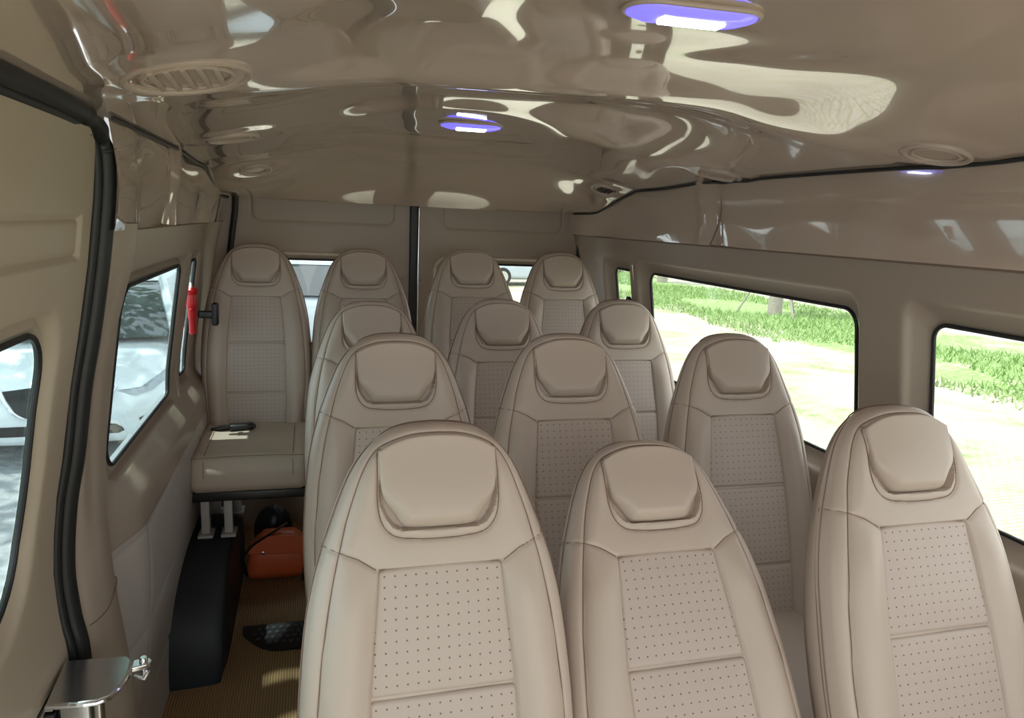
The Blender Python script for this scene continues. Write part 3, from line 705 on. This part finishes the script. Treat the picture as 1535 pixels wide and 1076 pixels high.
# ================================================================== OUTSIDE
mg = mat('ground_mix', (.5, .5, .45), .9)
def ground_mat():
    m = mg; tc = N(m, 'ShaderNodeTexCoord'); sep = N(m, 'ShaderNodeSeparateXYZ'); L(m, tc.outputs['Object'], sep.inputs[0])
    n1 = N(m, 'ShaderNodeTexNoise'); n1.inputs['Scale'].default_value = .55; n1.inputs['Detail'].default_value = 6; n1.inputs['Roughness'].default_value = .7; L(m, tc.outputs['Object'], n1.inputs['Vector'])
    n2 = N(m, 'ShaderNodeTexNoise'); n2.inputs['Scale'].default_value = 9; n2.inputs['Detail'].default_value = 8; L(m, tc.outputs['Object'], n2.inputs['Vector'])
    br_ = N(m, 'ShaderNodeTexBrick'); br_.inputs['Scale'].default_value = 4; br_.inputs['Color1'].default_value = (.56, .51, .45, 1); br_.inputs['Color2'].default_value = (.50, .455, .40, 1); br_.inputs['Mortar'].default_value = (.30, .33, .18, 1); br_.inputs['Mortar Size'].default_value = .03; L(m, tc.outputs['Object'], br_.inputs['Vector'])
    def ramp(src, st):
        r_ = N(m, 'ShaderNodeValToRGB'); e = r_.color_ramp.elements
        while len(e) < len(st): e.new(.5)
        for q, (p, c) in zip(e, st): q.position = p; q.color = (*c, 1) if len(c) == 3 else c
        L(m, src, r_.inputs[0]); return r_
    grass = ramp(n2.outputs['Fac'], [(.3, (.11, .22, .06)), (.5, (.22, .36, .12)), (.7, (.42, .47, .24))])
    # grass strip between x=9.6 and x=15
    def mth(op, a, b_=None, cl=False):
        q = N(m, 'ShaderNodeMath', operation=op); q.use_clamp = cl
        for k, s_ in enumerate((a, b_)):
            if s_ is None: continue
            if isinstance(s_, (int, float)): q.inputs[k].default_value = s_
            else: L(m, s_, q.inputs[k])
        return q.outputs[0]
    wob = mth('MULTIPLY', mth('SUBTRACT', n1.outputs['Fac'], .5), 9.0)
    xx = mth('ADD', sep.outputs[0], wob)
    a = mth('MULTIPLY', mth('SUBTRACT', xx, 9.4), .7, True); c = mth('MULTIPLY', mth('SUBTRACT', 15.5, xx), .7, True); band = mth('MULTIPLY', a, c)
    sparse = mth('MULTIPLY', mth('SUBTRACT', n1.outputs['Fac'], .49), 6, True); near = mth('MULTIPLY', mth('SUBTRACT', sep.outputs[0], 3.0), 1.0, True); sparse = mth('MULTIPLY', mth('MULTIPLY', sparse, near), mth('MULTIPLY', mth('SUBTRACT', 15, sep.outputs[0]), 1, True))
    fac = mth('MAXIMUM', band, mth('MULTIPLY', sparse, .9))
    road = N(m, 'ShaderNodeMix', data_type='RGBA'); L(m, mth('MULTIPLY', mth('SUBTRACT', sep.outputs[0], 15), .8, True), road.inputs[0]); L(m, br_.outputs['Color'], road.inputs[6]); road.inputs[7].default_value = (.52, .51, .49, 1)
    asph = N(m, 'ShaderNodeMix', data_type='RGBA'); L(m, mth('MULTIPLY', mth('SUBTRACT', -.9, sep.outputs[0]), 2, True), asph.inputs[0]); L(m, road.outputs[2], asph.inputs[6])
    ar = ramp(n2.outputs['Fac'], [(.35, (.34, .34, .345)), (.65, (.46, .46, .465))]); L(m, ar.outputs[0], asph.inputs[7])
    fin = N(m, 'ShaderNodeMix', data_type='RGBA'); L(m, fac, fin.inputs[0]); L(m, asph.outputs[2], fin.inputs[6]); L(m, grass.outputs[0], fin.inputs[7])
    L(m, fin.outputs[2], P(m).inputs['Base Color'])
    bp = N(m, 'ShaderNodeBump'); bp.inputs['Distance'].default_value = .05; L(m, n2.outputs['Fac'], bp.inputs['Height']); L(m, bp.outputs[0], P(m).inputs['Normal'])
ground_mat()
gg = np.array([[(x, y, 0) for x in np.linspace(-60, 90, 40)] for y in np.linspace(-40, 130, 40)]); o = MB().grid(gg).build('ground', mg); o.location = (0, 0, G); tag(o, kind='structure')
# grass blades in the strip
bm_ = MB(); vs = []; fs = []
for i in range(30000):
    x = rng.uniform(9.2, 15.2); y = rng.uniform(6, 34); 
    if math.sin(x*1.3+y*.4)+math.sin(y*.9-x*.5) < -.5: continue
    h = rng.uniform(.05, .17); a = rng.uniform(0, math.pi); w_ = rng.uniform(.008, .02); dx, dy = math.cos(a)*w_, math.sin(a)*w_; lx, ly = rng.normal(0, .08, 2)
    k = len(vs); vs += [(x-dx, y-dy, G), (x+dx, y+dy, G), (x+lx, y+ly, G+h)]; fs.append((k, k+1, k+2))
bm_.v = vs; bm_.f = fs; mgr = noisy(mat('grass_blades', (.24, .38, .13), .7), 2, .3, 0, .01)
o = bm_.build('grass', mgr, smooth=False); tag(o, 'green grass growing in the strip beyond the right windows', 'grass', kind='stuff')
# trees
mbark = noisy(mat('bark', (.34, .31, .28), .9), 12, .3, .6, .02); mleaf = noisy(mat('leaves', (.10, .22, .05), .6), .8, .4, 0, .01)
def leaves(b, c, rad, n, size, flatz=1.0):
    c = np.array(c); q = rng.normal(0, 1, (n, 3)); q /= np.linalg.norm(q, axis=1)[:, None]; q *= rng.uniform(.25, 1, (n, 1))**.45; q = c+q*np.array(rad)
    for p in q:
        a = rng.normal(0, 1, 3); a /= np.linalg.norm(a); t = np.cross(a, rng.normal(0, 1, 3)); t /= np.linalg.norm(t); s_ = size*rng.uniform(.6, 1.3)
        k = len(b.v); e = np.cross(a, t)
        b.v += [tuple(p+t*s_), tuple(p+e*s_*.5), tuple(p-t*s_), tuple(p-e*s_*.5)]; b.f.append((k, k+1, k+2, k+3))
def tree(x, y, h, r, label, crown=.95, stakes=True, grp='young trees in the grass strip', n=500, size=.14):
    t = tag(empty('tree', (x, y, G)), label, 'tree', grp)
    MB().tube(crom([(0, 0, -.05), (.02, .01, h*.3), (-.03, 0, h*.65), (.02, .02, h)], 5), [r*(1.05-.45*i/15) for i in range(16)], 12).build('trunk', mbark, t)
    b = MB(); leaves(b, (0, 0, h+crown*.4), (crown, crown, crown*.8), n, size); b.build('foliage', mleaf, t, smooth=False)
    if stakes:
        for a in (0, 2.1, 4.2): MB().tube([(1.0*math.cos(a+.4), 1.0*math.sin(a+.4), -.02), (.12*math.cos(a+.4), .12*math.sin(a+.4), 1.75)], .03, 6).build('support_stake', mbark, t)
tree(12.3, 17.2, 3.4, .19, 'young tree with leaning support stakes in the middle of the long side window')
tree(14.1, 27.5, 3.4, .22, 'slim tree trunk near the rear edge of the long side window', stakes=False)
tree(15.9, 26.6, 3.4, .17, 'thin tree standing to the right of the slim trunk in the long side window', stakes=False)
tree(15.3, 15.8, 3.4, .10, 'slender sapling held by long leaning stakes near the front end of the long window')
# broad shade trees on the left
def big(x, y, lab, c, rad, n):
    t = tag(empty('tree', (x, y, G)), lab, 'tree', 'shade trees beside the parking place')
    MB().tube(crom([(0, 0, -.05), (.1, 0, 2), (-.05, .1, 4), (0, 0, 6)], 5), [.28-.01*i for i in range(16)], 12).build('trunk', mbark, t)
    b = MB(); leaves(b, (c[0]-x, c[1]-y, c[2]-G), rad, n, .26); b.build('foliage', mleaf, t, smooth=False)
big(-9.5, 14, 'broad leafy tree above the white car on the left', (-5.4, 10.2, 6.0), (4.6, 5.4, 1.8), 2300)
big(-8.5, -1.5, 'broad leafy shade tree beside the van, leaves mirrored in the car windscreen', (-4.45, -.1, 6.2), (4.0, 4.4, 1.5), 1800)

# cars
def car(name, x, y, rz, paint, label, grp=None, detail=True):
    c = tag(empty(name, (x, y, G), (0, 0, rz)), label, 'car', grp)
    # side profile along local y: 0 = nose, 4.3 = tail
    ys = np.array([0, .04, .12, .3, .7, 1.1, 1.35, 1.9, 2.3, 3.0, 3.6, 4.0, 4.25, 4.32])
    top = np.array([.50, .62, .72, .80, .89, .955, .99, .99, .99, .99, 1.0, .99, .92, .7])
    bot = np.array([.30, .22, .19, .18, .18, .2, .2, .2, .2, .2, .2, .22, .28, .4])
    hwd = np.array([.52, .68, .79, .86, .89, .90, .90, .90, .90, .90, .89, .86, .78, .66])
    Y_ = np.linspace(0, 1, 70)**1.25*4.32; rings = []
    for yy in Y_:
        t_, b_, w_ = np.interp(yy, ys, top), np.interp(yy, ys, bot), np.interp(yy, ys, hwd); ring = []
        for a in np.linspace(0, 2*math.pi, 49)[:-1]:
            cx_, sz = math.cos(a), math.sin(a); px_ = w_*np.sign(cx_)*abs(cx_)**.42; pz_ = (t_+b_)/2+(t_-b_)/2*np.sign(sz)*abs(sz)**(.50 if sz > 0 else .4)
            ring.append((px_, yy, pz_))
        rings.append(ring)
    b = MB(); n = 48; b.add([p for q in rings for p in q], [(i*n+j, i*n+(j+1) % n, (i+1)*n+(j+1) % n, (i+1)*n+j) for i in range(69) for j in range(n)]+[tuple(range(n)), tuple(69*n+j for j in range(n))]); b.build('body', paint, c, angle=50)
    # greenhouse: glass band with painted roof and pillars
    gz = [(.97, .98, 3.95, .80), (1.12, 1.22, 3.85, .74), (1.30, 1.55, 3.70, .66), (1.43, 1.90, 3.45, .585)]
    gsec = [[(-w_, y0), (-w_*.55, y0-.10), (0, y0-.13), (w_*.55, y0-.10), (w_, y0), (w_*1.02, (y0+y1)/2), (w_, y1), (0, y1+.08), (-w_, y1), (-w_*1.02, (y0+y1)/2)] for z_, y0, y1, w_ in gz]
    v = []; 
    for (z_, *_), s_ in zip(gz, gsec): v += [(p[0], p[1], z_) for p in s_]
    k = 10; f = [(i*k+j, i*k+(j+1) % k, (i+1)*k+(j+1) % k, (i+1)*k+j) for i in range(3) for j in range(k)]
    MB().add(v, f+[tuple(30+j for j in range(10))]).build('window_glass', mcarglass, c, angle=30)
    rf = [(p[0]*1.03, p[1]) for p in gsec[3]]; b = MB(); b.add([(p[0], p[1]-.02, 1.425) for p in rf]+[(p[0]*.97, p[1]+.02, 1.475) for p in rf]+[(p[0]*.6, (p[1]-2.7)*.75+2.7, 1.505) for p in rf], [(i*k+j, i*k+(j+1) % k, (i+1)*k+(j+1) % k, (i+1)*k+j) for i in range(2) for j in range(k)]+[tuple(20+j for j in range(10))]); b.build('roof', paint, c, angle=60)
    for sx in (-1, 1):
        MB().tube([(sx*gz[i][3]*1.0, gz[i][1]-.0, gz[i][0]) for i in range(4)], .045, 8).build('front_pillar', paint, c)
        MB().tube([(sx*gz[i][3]*1.0, gz[i][2], gz[i][0]) for i in range(4)], .07, 8).build('rear_pillar', paint, c)
        if detail: MB().box((sx*.86-.11*(sx < 0), 1.28, .98), (sx*.86+.11*(sx > 0), 1.40, 1.11), .03).build('door_mirror', paint, c)
        for wy in (.85, 3.45):
            wh = MB().lathe([(.20, -.11), (.31, -.11), (.325, -.08), (.325, .08), (.31, .11), (.20, .11)], (sx*.80, wy, .325), axis='x', n=28).build('tyre', M['black'], c)
            MB().lathe([(.20, -.112), (.19, -.09), (.06, -.10), (.05, -.115)] if sx < 0 else [(.05, .115), (.06, .10), (.19, .09), (.20, .112)], (sx*.80, wy, .325), axis='x', n=20).build('wheel_rim', M['steel'], wh)
    if not detail: return c
    hwf = lambda yy: float(np.interp(yy, ys, hwd))
    def nosey(x_, z_):  # y of the nose skin at height z, lateral x
        for yy in np.linspace(0, 1.2, 240):
            t_, b_, w_ = np.interp(yy, ys, top), np.interp(yy, ys, bot), np.interp(yy, ys, hwd)
            cxx = min(1, abs(x_)/w_)**(1/.42); sz = math.sqrt(max(0, 1-cxx*cxx)); hz = (t_+b_)/2+(t_-b_)/2*sz**.50; lz = (t_+b_)/2-(t_-b_)/2*sz**.4
            if abs(x_) <= w_ and lz <= z_ <= hz: return yy
        return 1.2
    def skin(name, outline, material, lift=.008, par=c):
        o_ = np.array(outline); cc = o_.mean(0); n_ = len(o_); v_ = []; rr_ = 8
        for i in range(rr_+1):
            q = cc+(o_-cc)*i/rr_
            v_ += [(p[0], nosey(p[0], p[1])-lift, p[1]) for p in q]
        v_ += [(p[0], nosey(p[0], p[1])+.03, p[1]) for p in o_]
        return MB().add(v_, [(i*n_+j, i*n_+(j+1) % n_, (i+1)*n_+(j+1) % n_, (i+1)*n_+j) for i in range(rr_+1) for j in range(n_)]).build(name, material, par, angle=60)
    gr_ = resample(np.vstack([crom([(-.40, .665), (0, .70), (.40, .665)], 6), [(.30, .50), (.20, .435), (-.20, .435), (-.30, .50), (-.40, .665)]]), 50)[:-1]
    skin('grille', gr_, M['blackp'])
    b = MB()
    b.tube([(p[0], nosey(p[0], p[1])-.012, p[1]) for p in resample(crom([(-.43, .69), (-.33, .52), (-.22, .445), (0, .43), (.22, .445), (.33, .52), (.43, .69)], 5), 36)], .012, 6)
    b.lathe([(.06, -.012), (.06, .0)], (0, nosey(0, .60)-.02, .60), axis='y', n=20)
    b.build('chrome_trim', M['chrome'], c)
    low_ = resample(np.array([(-.50, .33), (-.42, .385), (.42, .385), (.50, .33), (.44, .30), (-.44, .30), (-.50, .33)]), 40)[:-1]; skin('lower_intake', low_, M['blackp'])
    for sx in (-1, 1):
        hl = resample(np.array([(sx*.44, .655), (sx*.60, .665), (sx*.76, .76), (sx*.80, .775), (sx*.815, .72), (sx*.72, .655), (sx*.58, .615), (sx*.44, .655)]), 40)[:-1]
        h_ = skin('headlight', hl, mlamp, .012)
        fg = resample(np.array([(sx*.60, .42), (sx*.72, .47), (sx*.78, .45), (sx*.72, .37), (sx*.62, .36), (sx*.60, .42)]), 30)[:-1]; skin('fog_lamp', fg, M['blackp'], .010)
    return c
mcarglass = mat('dark_car_glass', (.05, .07, .08), .04, spec=.9, coat=1)
mlamp = noisy(mat('headlamp_lens', (.42, .45, .48), .08, metal=.6, spec=.9), 30, .5, .2, .004)
wp_ = mat('white_car_paint', (.86, .90, .93), .22, spec=.5, coat=1)
car('car', -2.02, 6.55, R(3), wp_, 'white car parked nose-on, seen through the left windows')
car('car', -2.3, 12.4, R(-95), mat('pale_blue_paint', (.55, .66, .76), .25, coat=1), 'pale blue car behind the van, seen through the left rear window', None, False)
car('car', 5.4, 25, R(-80), mat('silver_blue_paint', (.45, .52, .60), .25, coat=1), 'silver-blue car far behind, seen between the two right rear seats', None, False)
car('car', 15.0, 33.5, R(80), mat('red_car_paint', (.55, .04, .04), .3, coat=1), 'red car far off, seen through the narrow right window', None, False)
car('car', 21, 35, R(90), mat('dark_blue_paint', (.06, .08, .14), .3, coat=1), 'dark car parked beyond the trees on the right', None, False)
# pale kerb wall far right
tag(MB().box((26, -10, G), (26.4, 70, G+.9)).build('boundary_wall', noisy(mat('pale_wall', (.7, .68, .64), .8), 3, .1, .1, .01)), 'low pale boundary wall beyond the road on the right', 'wall')

# ================================================================== LIGHT
w = bpy.data.worlds.new('sky'); sc.world = w; w.use_nodes = True; nt = w.node_tree
bg = nt.nodes['Background']; bg.inputs['Color'].default_value = (.93, .96, 1, 1); bg.inputs['Strength'].default_value = 1.5
sd = bpy.data.lights.new('sun', 'SUN'); sd.energy = 3.0; sd.angle = R(.5); sd.color = (1, .94, .84)
so = bpy.data.objects.new('sun', sd); COL.objects.link(so)
sun_dir = Vector((.31, -.04, -.95)).normalized(); so.rotation_euler = sun_dir.to_track_quat('-Z', 'Y').to_euler()

sc.view_settings.view_transform = 'Standard'; sc.view_settings.look = 'None'; sc.view_settings.gamma = 1
sc.view_settings.exposure = .66
sc.cycles.max_bounces = 10; sc.cycles.diffuse_bounces = 6; sc.cycles.glossy_bounces = 5; sc.cycles.transparent_max_bounces = 12
sc.cycles.use_denoising = True
sc.cycles.sample_clamp_indirect = 6
